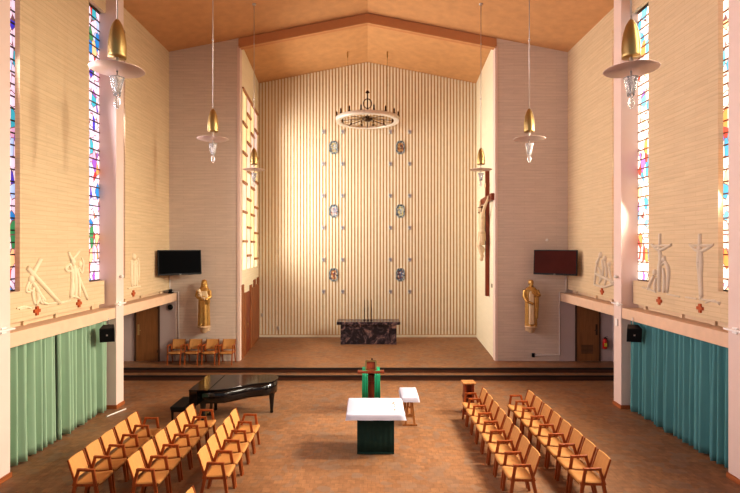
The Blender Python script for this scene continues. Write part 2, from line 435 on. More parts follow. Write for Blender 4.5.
# chancel window (left): staggered panes
def chw(Y, s=-1, off=0): return s*(CW0+(Y-FY-.2)*(CW1-CW0)/(BY-FY-.1)-off)
winN += 1
e = bpy.data.objects.new('window_%d' % winN, None); COL.objects.link(e); e['kind'] = 'structure'
ys = [17.62, 18.52, 19.42, 20.32, 21.22]
ZC0, ZC1 = 3.45, 10.0
fr = MB(); hb = MB()
for ci in range(4):
    ya, yb = ys[ci], ys[ci+1]
    st = 1.07; zz = [ZC0]; z = ZC0+(.5 if ci % 2 else 1.0)*st*(.7 if ci == 3 else 1)
    while z < ZC1-.25: zz.append(z); z += st
    zz.append(ZC1)
    for a, b in zip(zz, zz[1:]):
        g = MB(); g.hexa([(chw(ya, off=.01), ya+.04, a+.03), (chw(yb, off=.01), yb-.04, a+.03), (chw(yb, off=.01), yb-.04, b-.03), (chw(ya, off=.01), ya+.04, b-.03)],
                         [(chw(ya, off=.03), ya+.04, a+.03), (chw(yb, off=.03), yb-.04, a+.03), (chw(yb, off=.03), yb-.04, b-.03), (chw(ya, off=.03), ya+.04, b-.03)])
        g.build('pane', 'ch%d' % random.choice([0, 1, 1, 2, 2, 3, 4]), e)
        hb.hexa([(chw(ya, off=0), ya, b-.04), (chw(yb, off=0), yb, b-.04), (chw(yb, off=0), yb, b+.04), (chw(ya, off=0), ya, b+.04)],
                [(chw(ya, off=.1), ya, b-.04), (chw(yb, off=.1), yb, b-.04), (chw(yb, off=.1), yb, b+.04), (chw(ya, off=.1), ya, b+.04)])
    
for y in ys:
    fr.hexa([(chw(y), y-.04, ZC0), (chw(y), y+.04, ZC0), (chw(y), y+.04, ZC1), (chw(y), y-.04, ZC1)],
            [(chw(y, off=.055), y-.04, ZC0), (chw(y, off=.055), y+.04, ZC0), (chw(y, off=.055), y+.04, ZC1), (chw(y, off=.055), y-.04, ZC1)])
fr.build('window_frame', 'chancel', e); hb.build('ledge_bars', 'oak', e)
# stepped wood panelling below with a door in it
pm = MB(); tops = [2.95, 2.62, 2.9, 2.55, 2.8, 2.66, 2.95, 2.72, 2.98]
yy = 17.56
for i, t in enumerate(tops):
    w = .47
    if i not in (2, 3):
        pm.hexa([(chw(yy, off=.0), yy, PZ), (chw(yy+w), yy+w, PZ), (chw(yy+w), yy+w, t), (chw(yy), yy, t)],
                [(chw(yy, off=.05), yy+.012, PZ), (chw(yy+w, off=.05), yy+w-.012, PZ), (chw(yy+w, off=.05), yy+w-.012, t), (chw(yy, off=.05), yy+.012, t)])
    yy += w
struct(pm, 'trim_9', 'panelling')
def door(idx, fn, handle):
    pass
e = bpy.data.objects.new('door_1', None); COL.objects.link(e); e['kind'] = 'structure'
dm = MB(); ya, yb = 17.56+.94, 17.56+1.88
dm.hexa([(chw(ya), ya+.01, PZ), (chw(yb), yb-.01, PZ), (chw(yb), yb-.01, 2.6), (chw(ya), ya+.01, 2.6)],
        [(chw(ya, off=.03), ya+.01, PZ), (chw(yb, off=.03), yb-.01, PZ), (chw(yb, off=.03), yb-.01, 2.6), (chw(ya, off=.03), ya+.01, 2.6)])
dm.build('door_leaf', 'redwood', e)
hm = MB(); hm.tube([(chw(ya+.1, off=.05), ya+.12, 1.25), (chw(ya+.1, off=.09), ya+.12, 1.27), (chw(ya+.1, off=.09), ya+.12, 1.45), (chw(ya+.1, off=.05), ya+.12, 1.47)], .012); hm.build('door_handle', 'gold', e)

# aisle end doors
for s, idx in ((-1, 2), (1, 3)):
    e = bpy.data.objects.new('door_%d' % idx, None); COL.objects.link(e); e['kind'] = 'structure'
    e.location = (s*7.74, FY-.015, PZ)
    d = MB(); d.box(-.38, .38, -.03, 0, .01, 2.05)
    d.build('door_leaf', 'door', e, bevel=.004)
    f = MB(); f.box(-.44, -.385, -.04, .0, 0, 2.11); f.box(.385, .44, -.04, 0, 0, 2.11); f.box(-.44, .44, -.04, 0, 2.055, 2.11); f.build('door_frame', 'dooredge', e)
    hx = -.30 if s < 0 else .30
    q = MB(); q.box(hx-.035, hx+.035, -.036, -.03, .92, 1.3)
    q.box(hx-.012, hx+.012, -.05, -.036, 1.06, 1.12); q.tube([(hx, -.06, 1.09), (hx-.09*(-1 if s < 0 else 1), -.06, 1.09)], .012)
    q.build('door_handle', 'gold' if s < 0 else 'dark', e)
    if s < 0:
        q = MB(); 
        for z in (.3, 1.85): q.box(.36, .39, -.045, -.03, z, z+.1)
        q.build('hinge', 'dark', e)
    else:
        q = MB()
        for i in range(7): q.box(-.24, .18, -.042, -.03, .28+i*.045, .28+i*.045+.02)
        q.build('louvre_vent', 'dooredge', e)

# ------------------------------------------------------------------ curtains
def curtain(name, label, s, y0, y1, mat, seed):
    rnd = random.Random(seed)
    x = s*(6.95+dx(s)); n = int((y1-y0)/.012); nz = 14; zt, zb = 2.47, .04
    o = thing(name, label, 'curtain', (x, (y0+y1)/2, zb))
    ph = 0; prof = []
    per = .15
    for i in range(n+1):
        if i % 12 == 0: per = rnd.uniform(.13, .22); am = rnd.uniform(.6, 1.15)
        ph += 2*PI*.012/per
        prof.append((math.copysign(abs(math.sin(ph))**1.4, math.sin(ph))*am+.35*math.sin(ph*.37+seed), ph))
    vs = []; fs = []
    for j in range(nz+1):
        t = j/nz; z = (zt-zb)*(1-t)
        for i in range(n+1):
            a = .085+.03*t
            yy = (y0+y1)/2
            vs.append((a*prof[i][0], y0+(y1-y0)*i/n-yy+.012*math.sin(prof[i][1]*.5+3*t), z))
    for j in range(nz):
        for i in range(n):
            q = j*(n+1)+i; fs.append((q, q+1, q+n+2, q+n+1))
    MB().add(vs, fs, True).build('cloth', mat, o, solid=.006)
    r = MB(); r.tube([(0, -(y1-y0)/2, zt-zb-.0), (0, (y1-y0)/2, zt-zb-.0)], .012); r.build('curtain_track', 'white', o)
curtain('curtain', 'pale sage green floor length curtain nearer the camera in the left bay', -1, 9.3, 10.88, 'curtL', 1)
curtain('curtain', 'pale sage green curtain at the far end of the left bay, by the column', -1, 10.93, 13.08, 'curtL', 2)
curtain('curtain', 'wide teal pleated curtain hanging under the right hand ledge', 1, 9.3, 13.08, 'curtR', 3)

# ------------------------------------------------------------------ chairs
def leg_mesh(mb, p, q): mb.bar(p, q, .032, .042, .034, .058, up=(1, 0, 0))
def make_chair(arms, label, group):
    o = thing('armchair', label, 'chair', group=group)
    w = .22
    # seat: curved pad, faces +x
    xs = [-.21, -.16, -.05, .08, .17, .205, .215]; zs = [.425, .418, .415, .425, .44, .435, .415]
    top = [[(x, y, z-(.012*(1-(abs(y)/w)**2))) for x, z in zip(xs, zs)] for y in (-w, -w*.6, -w*.2, w*.2, w*.6, w)]
    m = MB(); vs = [p for r in top for p in r]+[(p[0], p[1], p[2]-.03) for r in top for p in r]
    nx, ny = len(xs), 6; B = nx*ny; fs = []
    for j in range(ny-1):
        for i in range(nx-1):
            a = j*nx+i; fs.append((a, a+1, a+nx+1, a+nx)); fs.append((B+a+nx, B+a+nx+1, B+a+1, B+a))
    for i in range(nx-1):
        fs.append((i+1, i, B+i, B+i+1)); a = (ny-1)*nx+i; fs.append((a, a+1, B+a+1, B+a))
    for j in range(ny-1):
        a = j*nx; fs.append((a, a+nx, B+a+nx, B+a)); a += nx-1; fs.append((a+nx, a, B+a, B+a+nx))
    m.add(vs, fs, True); s_ = m.build('seat', 'fabric', o)
    # backrest: reclined, concave panel
    m = MB(); rings = []
    for z, x in ((.46, -.19), (.56, -.222), (.68, -.262), (.775, -.295), (.79, -.30)):
        front = [(x+.0-.028*(1-(y/w)**2), y, z) for y in (-w*.93, -w*.5, 0, w*.5, w*.93)]
        rings.append(front+[(p[0]-.022, p[1], p[2]+.004) for p in front[::-1]])
    m.rings(rings, smooth=False); m.build('backrest', 'backfab', o, bevel=.006)
    for sy in (-1, 1):
        y = sy*w*.985
        m = MB(); m.bar((-.175, y, .38), (-.31, y, .80), .02, .032, .016, .024, up=(1, 0, 0)); m.build('back_post', 'wood', o)
        m = MB(); leg_mesh(m, (.20, y, 0), (.145, y, .425)); m.build('leg', 'wood', o)
        m = MB(); leg_mesh(m, (-.27, y, 0), (-.18, y, .425)); m.build('leg', 'wood', o)
        m = MB(); m.bar((-.19, y*.97, .385), (.19, y*.97, .39), .022, .04); m.build('seat_rail', 'wood', o)
    m = MB(); m.bar((.15, -w, .375), (.15, w, .375), .022, .04); m.build('front_rail', 'wood', o)
    for sy in arms:
        y = sy*.229
        m = MB()
        # inverted U arm: raking front post, level top, raking rear post
        m.bar((.155, y, .38), (.115, y, .63), .034, .056, .034, .05, up=(1, 0, 0))
        m.bar((.145, y, .64), (-.15, y, .648), .044, .04)
        m.bar((-.125, y, .64), (-.205, y, .38), .034, .048, .034, .056, up=(1, 0, 0))
        m.build('armrest', 'wood', o, bevel=.007)
    return o
protos = {}
def put_chair(x, y, rz, arms, label, group, z=0):
    key = arms
    if key not in protos:
        o = make_chair(arms, label, group); protos[key] = o
    else:
        o = copy_tree(protos[key]); o['label'] = label; o['group'] = group
    o.location = (x, y, z); o.rotation_euler = (0, 0, rz)
    return o
def row(xs, y0, pitch, n, side, rname, group, gap=None):
    """side -1: left block facing +X, near arm on -Y; the farthest chair carries the end arm too"""
    for i in range(n):
        x = xs[0]+(xs[1]-xs[0])*i/max(1, n-1)
        y = y0+pitch*(i+.5)+(.04 if gap and i >= gap else 0)
        near, far = ((-1,), (-1, 1)) if side < 0 else ((1,), (-1, 1))
        put_chair(x, y, 0 if side < 0 else PI, far if i == n-1 else near,
                  'tan wooden armchair, %s from the near end of the %s' % (ORD[i], rname), group)
row((-4.64, -4.64), 8.11, .50, 5, -1, 'row beside the sage curtain', 'tan wooden armchairs of the left block')
row((-3.66, -3.62), 8.11, .503, 6, -1, 'middle row of the left block', 'tan wooden armchairs of the left block')
row((-2.58, -2.57), 8.36, .492, 5, -1, 'left block row facing the altar', 'tan wooden armchairs of the left block')
row((2.60, 2.58), 8.27, .515, 8, 1, 'right block row facing the altar', 'tan wooden armchairs of the right block')
row((3.72, 3.66), 8.14, .503, 8, 1, 'outer row towards the teal curtain', 'tan wooden armchairs of the right block', gap=6)
put_chair(-2.27, 7.05, 0, (-1, 1), 'tan wooden armchair cut off by the bottom edge of the photo', 'tan wooden armchairs of the left block')
for i in range(4):
    put_chair(-6.58+i*.585, 16.93, -PI/2, (-1, 1), 'tan armchair against the mauve wall, %s in line from the brown door' % ORD[i], 'tan wooden armchairs on the platform', PZ)

# ------------------------------------------------------------------ grand piano and bench
px, py = -3.4, 12.55
o = thing('grand_piano', 'glossy black grand piano with closed lid, keyboard end to the left', 'piano', (px, py, 0))
curve = [(-3.62, 11.88), (-3.46, 11.93), (-3.30, 12.05), (-3.12, 12.22), (-2.92, 12.38), (-2.70, 12.46), (-2.52, 12.53), (-2.40, 12.66), (-2.345, 12.86), (-2.36, 13.08), (-2.45, 13.22), (-2.58, 13.28)]
outer = [(-4.30, 11.85)]+curve+[(-4.30, 13.28)]
rel = lambda P, q=1.: [((x-px), (y-py)) for x, y in P]
cen = Vector((-3.4, 12.6))
inn = [(max(-4.10, x+(cen.x-x)*.025), y+(cen.y-y)*.03) for x, y in outer]
MB().prism(rel(inn), .54, .845, smooth=True).build('case', 'black', o)
MB().prism(rel([(-3.815, 11.855)]+curve+[(-3.815, 13.28)]), .85, .88, smooth=False).build('lid', 'black', o, bevel=.006)
MB().prism(rel([(-4.30, 11.85), (-3.83, 11.85), (-3.83, 13.28), (-4.30, 13.28)]), .85, .88).build('lid_flap', 'black', o, bevel=.006)
m = MB(); m.box(-4.29-px, -4.10-px, 11.9-py, 13.23-py, .50, .66); m.box(-4.295-px, -4.10-px, 11.86-py, 11.93-py, .50, .845); m.box(-4.295-px, -4.10-px, 13.2-py, 13.27-py, .50, .845)
kb = m.build('key_bed', 'black', o, bevel=.005)
m = MB()
for i in range(52):
    y = 11.95-py+i*.0239; m.box(-4.28-px, -4.14-px, y, y+.022, .66, .68)
m.build('white_keys', 'key', kb)
m = MB(); m.box(-4.13-px, -4.10-px, 11.94-py, 13.19-py, .66, .84); m.build('fallboard', 'black', o)
for x, y in ((-4.02, 12.05), (-4.02, 13.05), (-2.50, 12.86)):
    m = MB(); m.lathe([(.035, 0), (.045, .03), (.038, .06), (.04, .08), (.055, .3), (.075, .48), (.085, .5), (.085, .56)], 10, (x-px, y-py, 0)); m.build('leg', 'black', o)
    l = m and None
m = MB(); m.bar((-3.95-px, 12.5-py, .56), (-4.0-px, 12.5-py, .1), .03, .03); m.bar((-3.95-px, 12.62-py, .56), (-4.0-px, 12.62-py, .1), .03, .03); m.box(-4.06-px, -3.94-px, 12.44-py, 12.68-py, .06, .12)
lyre = m.build('pedal_lyre', 'black', o)
m = MB()
for y in (12.48, 12.56, 12.64): m.box(-4.18-px, -4.05-px, y-.015-py, y+.015-py, .07, .09)
m.build('pedal', 'gold', lyre)
o = thing('piano_bench', 'black piano bench at the keyboard end of the grand piano', 'bench', (-4.58, 12.3, 0))
m = MB(); m.box(-.18, .18, -.42, .42, .39, .46); m.build('seat', 'blackmat', o, bevel=.015)
m = MB(); m.box(-.165, .165, -.4, .4, .33, .388); m.build('apron', 'black', o)
for a in (-1, 1):
    for b in (-1, 1):
        m = MB(); m.bar((a*.14, b*.37, 0), (a*.14, b*.37, .33), .03, .03, .045, .045); m.build('leg', 'black', o)

# ------------------------------------------------------------------ altar table in the nave
ax, ay, az = .17, 10.55, .92
o = thing('altar_table', 'wooden altar table under a white cloth with dark green frontal', 'table', (ax, ay, 0))
m = MB(); m.box(-.56, .56, -.52, .52, az-.09, az-.012); m.build('tabletop', 'redwood', o, bevel=.006)
m = MB(); m.box(-.36, .36, -.26, .26, .0, az-.09); m.build('pedestal', 'redwood', o)
# cloth
def drape(hx, hy, drop, z, nseed, ripple=.012, n=40):
    m = MB(); rings = []
    def per(ax_, ay_, zz, amp):
        P = []
        for i in range(n):
            t = i/n*4; k = int(t); f = t-k
            x, y = [(-ax_+2*ax_*f, -ay_), (ax_, -ay_+2*ay_*f), (ax_-2*ax_*f, ay_), (-ax_, ay_-2*ay_*f)][k]
            w = amp*math.sin(i*1.9+nseed)
            P.append((x*(1+w), y*(1+w), zz))
        return P
    rings = [per(hx*.02, hy*.02, z, 0), per(hx*.985, hy*.985, z, 0), per(hx, hy, z-.008, 0), per(hx+.012, hy+.012, z-drop*.5, ripple*.6), per(hx+.022, hy+.022, z-drop, ripple)]
    m.rings(rings, cap=False); m.f.append(list(range(n))); m.sm.append(False); m.mi.append(0)
    return m
t = thing('altar_cloth', 'white linen cloth draped over the altar table', 'tablecloth', (ax, ay, az))
drape(.592, .555, .11, 0, 1).build('cloth', 'cloth', t)
m = MB()
for (x, y, a) in ((.40, -.05, .0), (.40, .1, .3), (.42, .2, .8), (.37, .14, -.6)):
    T = Matrix.Translation((x, y, .003)) @ Matrix.Rotation(a, 4, 'Z'); m.box(-.008, .008, -.06, .06, 0, .002, T)
m.box(.36, .44, -.27, -.255, .003, .005); m.box(.393, .407, -.31, -.21, .003, .005)
m.build('gold_embroidery', 'oak', t)
m = MB(); m.box(-.4, .4, 0, .006, 0, .002, Matrix.Translation((-.0, -.3, .002))); m.box(-.345, -.341, -.5, .5, .001, .003); m.build('crease', 'cloth', t)
t = thing('altar_frontal', 'dark green cloth frontal hanging in front of the altar pedestal', 'cloth', (ax, ay-.29, 0))
m = MB(); vs = []; n = 40
for z in (.015, .3, .6, az-.1):
    for i in range(n+1): vs.append((-.385+.77*i/n, -.008*math.sin(i*1.1)*(1-z*.7), z))
fs = [(r*(n+1)+i, r*(n+1)+i+1, (r+1)*(n+1)+i+1, (r+1)*(n+1)+i) for r in range(3) for i in range(n)]
m.add(vs, fs, True); m.build('cloth', 'greendark', t, solid=.006)
m = MB(); m.box(-.385, .385, -.014, -.0, .016, .05); m.build('hem', 'greendark', t)
t = tag(MB().box(-.383, -.377, -.27, .27, .02, az-.1).build('side_drape', 'greendark'), 'dark green cloth hanging on the left side of the altar pedestal', 'cloth'); t.location = (ax, ay, 0)

# small side table
o = thing('side_table', 'small wooden trestle side table right of the altar, white cloth on top', 'table', (1.025, 12.22, 0))
m = MB(); m.box(-.19, .19, -.41, .41, .68, .712); m.build('tabletop', 'oak', o)
for b in (-.3, .3):
    for a in (-1, 1):
        m = MB(); m.bar((a*.11, b, .03), (a*.035, b, .68), .05, .06, .05, .06, up=(0, 1, 0)); m.build('leg', 'oak', o)
    m = MB(); m.box(-.18, .18, b-.025, b+.025, 0, .04); m.build('foot', 'oak', o, bevel=.008)
m = MB(); m.bar((0, -.3, .25), (0, .3, .25), .03, .06); m.bar((-.11, -.3, .25), (.11, -.3, .25), .03, .05); m.bar((-.11, .3, .25), (.11, .3, .25), .03, .05); m.build('stretcher', 'oak', o)
t = thing('small_white_cloth', 'small white cloth covering the side table right of the altar', 'tablecloth', (1.025, 12.22, .718))
drape(.205, .425, .11, 0, 3).build('cloth', 'cloth', t)

# ------------------------------------------------------------------ ambo
ox, oy = .09, 13.0
o = thing('lectern', 'reddish wooden lectern with sloped desk in front of the steps', 'lectern', (ox, oy, 0))
m = MB(); m.hexa([(-.2, -.16, .06), (.2, -.16, .06), (.2, .16, .06), (-.2, .16, .06)], [(-.15, -.13, .98), (.15, -.13, .98), (.15, .13, .98), (-.15, .13, .98)]); m.build('pedestal', 'redwood', o, bevel=.006)
m = MB(); m.box(-.25, .25, -.21, .21, 0, .06); m.build('base', 'redwood', o, bevel=.006)
T = Matrix.Translation((0, 0, 1.03)) @ Matrix.Rotation(math.radians(-9), 4, 'X')
m = MB(); m.box(-.35, .35, -.23, .23, -.03, .03, T); m.build('desk', 'redwood', o, bevel=.008)
m = MB(); m.box(-.16, .16, -.165, -.15, .78, .82); m.build('moulding', 'redwood', o)
m = MB(); m.tube([(.03, .16, 1.03), (.03, .2, 1.2), (.03, .17, 1.3)], .008); m.ell((.03, .16, 1.32), (.02, .02, .035)); m.build('microphone', 'blackmat', o)
t = thing('book_stand', 'gilded book stand on the lectern desk', 'stand', (ox, oy, 1.06))
m = MB()
for q in ((-.13, 0, .03, -.13, .07, .24), (.13, 0, .03, .13, .07, .24)): m.bar(q[:3], q[3:], .04, .03)
m.bar((-.13, .07, .235), (.13, .07, .235), .03, .045); m.bar((-.145, -.01, .03), (.145, -.01, .03), .03, .03)
m.build('frame', 'gold', t)
m = MB(); m.hexa([(-.11, .015, .045), (.11, .015, .045), (.11, .075, .22), (-.11, .075, .22)], [(-.11, .03, .04), (.11, .03, .04), (.11, .09, .22), (-.11, .09, .22)]); m.build('book_rest', 'redwood', t)
for x, w in ((-.155, 'left'), (.165, 'right')):
    t = thing('green_stole', 'bright green satin band over the %s side of the lectern desk' % w, 'cloth', (ox+x, oy, 0))
    pts = [(.215, .82), (.225, 1.05), (.2, 1.105), (.0, 1.068), (-.225, 1.03), (-.245, 1.01), (-.243, .7), (-.24, .3)]
    m = MB(); vs = []
    for y, z in pts:
        for i in range(9): 
            f = -1+i/4; wd = .072 if z > .9 else .078
            vs.append((f*wd, y-.01*math.cos(f*7)*(1 if y < 0 else -1), z+(.004 if z > 1 else 0)))
    fs = [(r*9+i, r*9+i+1, r*9+i+10, r*9+i+9) for r in range(len(pts)-1) for i in range(8)]
    m.add(vs, fs, True).build('cloth', 'green', t, solid=.006)
    m = MB(); m.box(-.078, .078, -.262, -.246, .30, .33); m.build('fringe', 'green', t)

# stand at the far end of the right row
o = thing('pedestal_stand', 'small reddish wooden pedestal stand at the far end of the right row', 'stand', (2.63, 12.85, 0))
m = MB(); m.box(-.165, .165, -.17, .17, .775, .81); m.build('top', 'oak', o, bevel=.006)
for a in (-1, 1):
    m = MB(); m.box(a*.1-.025, a*.1+.025, -.12, .12, .04, .78); m.build('side_panel', 'redwood', o)
m = MB(); m.box(-.075, .075, -.02, .02, .1, .78); m.build('centre_panel', 'redwood', o)
m = MB(); m.box(-.15, .15, -.15, .15, .4, .43); m.build('shelf', 'redwood', o)
m = MB(); m.box(-.16, .16, -.16, .16, 0, .04); m.build('base', 'redwood', o)

# ------------------------------------------------------------------ high altar at the back wall
o = thing('high_altar', 'dark veined marble altar against the slatted back wall', 'altar', (.04, 20.6, PZ))
m = MB(); m.box(-1.3, 1.3, -.42, .4, .82, .94); m.build('altar_slab', 'marble', o, bevel=.01)
m = MB(); m.box(-1.0, 1.0, -.28, .3, 0, .82); m.build('front_panel', 'marble', o)
for a in (-1, 1):
    m = MB(); m.box(a*1.05-.1, a*1.05+.1, -.34, .34, 0, .82); m.build('end_pier', 'marble', o, bevel=.008)
for i, q in enumerate((-.145, .0, .145)):
    t = thing('candlestick', 'tall thin dark candlestick on the high altar, %s' % ('left of three', 'middle of three', 'right of three')[i], 'candlestick', (.04-.02+q, 20.65, PZ+.941), group='candlesticks on the high altar')
    m = MB(); m.lathe([(.05, 0), (.05, .02), (.02, .05), (.016, .4), (.022, .42), (.016, .5), (.03, .53)], 12); ho = m.build('holder', 'dark', t)
    m = MB(); m.lathe([(.012, .53), (.012, .86)], 10); m.build('candle', 'dark', ho)

# ------------------------------------------------------------------ medallions and mosaic squares on the back wall
def bw(u, v, Y=BY-.07): return ((u-U0)*Y/F, H-(v-V0)*Y/F)
bord = mosaic_mat('mosaic border', [(70, 82, 92), (190, 196, 196), (90, 110, 124), (140, 150, 152)], 30)
cents = [[(212, 190, 90), (200, 206, 214), (150, 130, 120), (120, 140, 170)], [(190, 130, 80), (90, 80, 90), (210, 180, 120), (150, 90, 60)],
         [(200, 210, 220), (140, 160, 200), (220, 190, 160), (180, 120, 110)], [(220, 200, 90), (190, 200, 210), (120, 130, 160), (210, 210, 170)],
         [(210, 150, 70), (90, 70, 90), (190, 120, 100), (220, 210, 190)], [(60, 60, 90), (100, 130, 180), (150, 90, 70), (210, 200, 180)]]
k = 0
for r, v in enumerate((147.4, 211.0, 274.8)):
    for ci, u in enumerate((333.7, 400.5)):
        x, z = bw(u, v)
        o = thing('mosaic_medallion', '%s octagonal mosaic medallion in the %s column on the slatted wall' % (('topmost', 'middle', 'lowest')[r], ('left', 'right')[ci]), 'medallion', (x, BY-.033, z), group='octagonal mosaic medallions')
        def octo(a, b, cc): return [(-a, -b+cc), (-a+cc, -b), (a-cc, -b), (a, -b+cc), (a, b-cc), (a-cc, b), (-a+cc, b), (-a, b-cc)]
        A, B = octo(.2, .29, .11), octo(.135, .215, .08)
        m = MB(); n = 8
        vs = [(q[0], -.035, q[1]) for q in A]+[(q[0], -.035, q[1]) for q in B]+[(q[0], 0, q[1]) for q in A]+[(q[0], 0, q[1]) for q in B]
        fs = []
        for i in range(n):
            j = (i+1) % n; fs += [(i, j, n+j, n+i), (2*n+i, 2*n+j, j, i), (n+i, n+j, 3*n+j, 3*n+i)]
        m.add(vs, fs); m.build('border', bord, o)
        MB().prism(B, -.02, 0, 'y').build('picture_panel', mosaic_mat('mosaic picture', cents[k], 20), o); k += 1
sq = mosaic_mat('grey mosaic', [(126, 124, 140), (184, 182, 186), (154, 146, 148), (206, 200, 198)], 24)
for r in range(6):
    for ci, u in enumerate((323.7, 342.8, 390.7, 409.9)):
        x, z = bw(u, 131.6+32.0*r)
        m = MB(); m.box(-.07, .07, -.04, .012, -.085, .085)
        q = m.build('mosaic_square', sq, bevel=.008); q.location = (x, BY-.033, z)
        tag(q, 'small grey mosaic square, %s row from the top, %s column on the slatted wall' % (ORD[r], ('far left', 'inner left', 'inner right', 'far right')[ci]), 'mosaic', 'small mosaic squares on the slatted wall')

# ------------------------------------------------------------------ chandelier
CR, cy_, czr = 1.30, 20.4, 9.62
o = thing('chandelier', 'large silver ring chandelier with candle holders hanging before the slatted wall', 'chandelier', (0, cy_, czr))
m = MB(); n = 64
def circ(r, z): return [(r*math.cos(2*PI*i/n), r*math.sin(2*PI*i/n), z) for i in range(n)]
R_ = [circ(CR, -.13), circ(CR+.02, .01), circ(CR-.03, .01), circ(CR-.2, -.11), circ(CR-.18, -.13)]
m.rings(R_+[R_[0]], cap=False); m.build('ring', 'silver', o)
m = MB(); m.lathe([(.08, -.12), (.2, -.06), (.22, .0), (.12, .08), (.04, .12)], 20); m.build('hub', 'dark', o)
for i in range(16):
    a = 2*PI*i/16
    m = MB(); m.bar((.18*math.cos(a), .18*math.sin(a), 0), ((CR-.12)*math.cos(a), (CR-.12)*math.sin(a), -.09), .035, .02); m.build('spoke', 'gold' if i % 2 else 'dark', o)
for i in range(16):
    a = 2*PI*(i+.5)/16
    m = MB(); m.lathe([(.02, 0), (.045, .02), (.05, .05), (.03, .07), (.03, .2), (.012, .24)], 10, ((CR-.02)*math.cos(a), (CR-.02)*math.sin(a), .0)); m.build('candle_holder', 'dark', o)
m = MB(); m.tube([(0, 0, .1), (0, 0, 1.02)], .022)
T = Matrix.Translation((0, 0, .62)) @ Matrix.Rotation(PI/2, 4, 'X')
m.tube([(.17*math.cos(t*PI/12), 0, .62+.2*math.sin(t*PI/12)) for t in range(25)], .018, 6)
m.ell((0, 0, 1.1), (.06, .06, .07)); m.bar((-.09, 0, 1.08), (.09, 0, 1.08), .025, .025); m.build('finial', 'dark', o)
for a in (-1, 1):
    m = MB(); zt = cz(.8)-czr
    z = .0; k = 0
    while z < zt-.06:
        L_ = .075
        T = Matrix.Translation((a*.82, 0, z+L_/2)) @ Matrix.Rotation(PI/2*(k % 2), 4, 'Z')
        m.tube([(.014*math.cos(t*PI/3), 0, (L_*.62)*math.sin(t*PI/3)) for t in range(7)], .005, 4, cap=False, T=T)
        z += L_; k += 1
    m.bar((a*.82, 0, zt-.25), (a*.82, 0, zt), .05, .05); m.build('chain', 'gold', o)
for a in (-1, 1):
    m = MB(); m.bar((a*.82, -1.0, 0), (a*.82, 1.0, 0), .025, .025); m.build('cross_bar', 'silver', o)

# ------------------------------------------------------------------ pendant lamps
def pendant(x, y, label, first=[None]):
    z0 = 6.715
    if first[0] is None:
        o = thing('pendant_lamp', label, 'lamp', group='brass pendant lamps')
        m = MB(); m.lathe([(.115, .16), (.115, .19), (.118, .28), (.112, .38), (.095, .5), (.065, .6), (.03, .66), (.012, .675)], 28); m.build('shade', 'gold', o)
        m = MB(); m.lathe([(.03, .012), (.338, .004), (.346, .0), (.338, -.006), (.03, -.02)], 48); m.build('disc', 'disc', o)
        m = MB(); m.tube([(0, 0, .01), (0, 0, .17)], .022); m.tube([(0, 0, -.02), (0, 0, -.2)], .013); m.build('stem', 'steel', o)
        m = MB(); m.lathe([(.03, -.33), (.06, -.22), (.085, -.12), (.095, -.11), (.075, -.12), (.05, -.22), (.02, -.31)], 14); gc = m.build('glass_cup', 'crystal', o)
        for i in range(5):
            a = 2*PI*i/5; m = MB(); m.tube([(.085*math.cos(a), .085*math.sin(a), -.11), (.05*math.cos(a), .05*math.sin(a), -.26), (.035*math.cos(a), .035*math.sin(a), -.36)], [.009, .013, .008], 6); m.build('crystal_prism', 'crystal', gc)
        m = MB(); m.lathe([(.012, -.36), (.035, -.40), (.045, -.45), (.03, -.5), (.01, -.53)], 12); m.build('crystal_drop', 'crystal', o)
        rod = MB(); rod.tube([(0, 0, .66), (0, 0, cz(x)-z0)], .011)
        for q in (2.2, 3.9): rod.ell((0, 0, q), (.025, .025, .03))
        rod.lathe([(.06, cz(x)-z0-.06), (.06, cz(x)-z0)], 12); rod.build('rod', 'steel', o)
        first[0] = o
    else:
        o = copy_tree(first[0]); o['label'] = label
    o.location = (x, y, z0)
for s, n_ in ((-1, 'left'), (1, 'right')):
    for (y, w) in ((6.64, 'nearest'), (10.94, 'middle'), (15.3, 'farthest')):
        pendant((3.55 if y < 7 else 3.59 if y < 11 else 3.52) if s > 0 else -(3.37 if y < 7 else 3.43 if y < 11 else 3.52), y, 'brass bullet pendant with round disc and crystal drop, %s of the %s three' % (w, n_))

# ------------------------------------------------------------------ televisions
for s, nm, scr in ((-1, 'left', 'screenL'), (1, 'right', 'screenR')):
    # angled into the corner
    p0 = Vector((s*6.88, 16.15)); p1 = Vector((s*5.76, 17.05)) 
    cx_, cyy = (p0+p1)/2
    d = (p1-p0); ang = math.atan2(d.y, d.x) if s < 0 else math.atan2(-d.y, -d.x)
    o = thing('television', ('black wall mounted television with dark screen above the row of chairs' if s < 0 else 'wall mounted television with reddish brown painted-reflection screen on the right front wall'), 'television', (cx_, cyy, 3.79), ang)
    hw = d.length/2; 
    T = Matrix.Rotation(math.radians(-4), 4, 'X')
    m = MB(); m.box(-hw, hw, -.04, .03, -.42, .42, T); cs = m.build('casing', 'blackmat', o, bevel=.01)
    m = MB(); m.box(-hw+.035, hw-.035, -.046, -.041, -.36, .385, T); m.build('screen', scr, cs)
    m = MB(); m.box(-.2, .2, .031, .075, -.18, .18, T); m.bar((0, .07, 0), (0, .87, .02), .06, .06); m.build('wall_bracket', 'blackmat', o)
    m = MB(); m.box(-.03, .03, -.047, -.0405, -.40, -.388, T); m.build('badge', 'steel', cs)

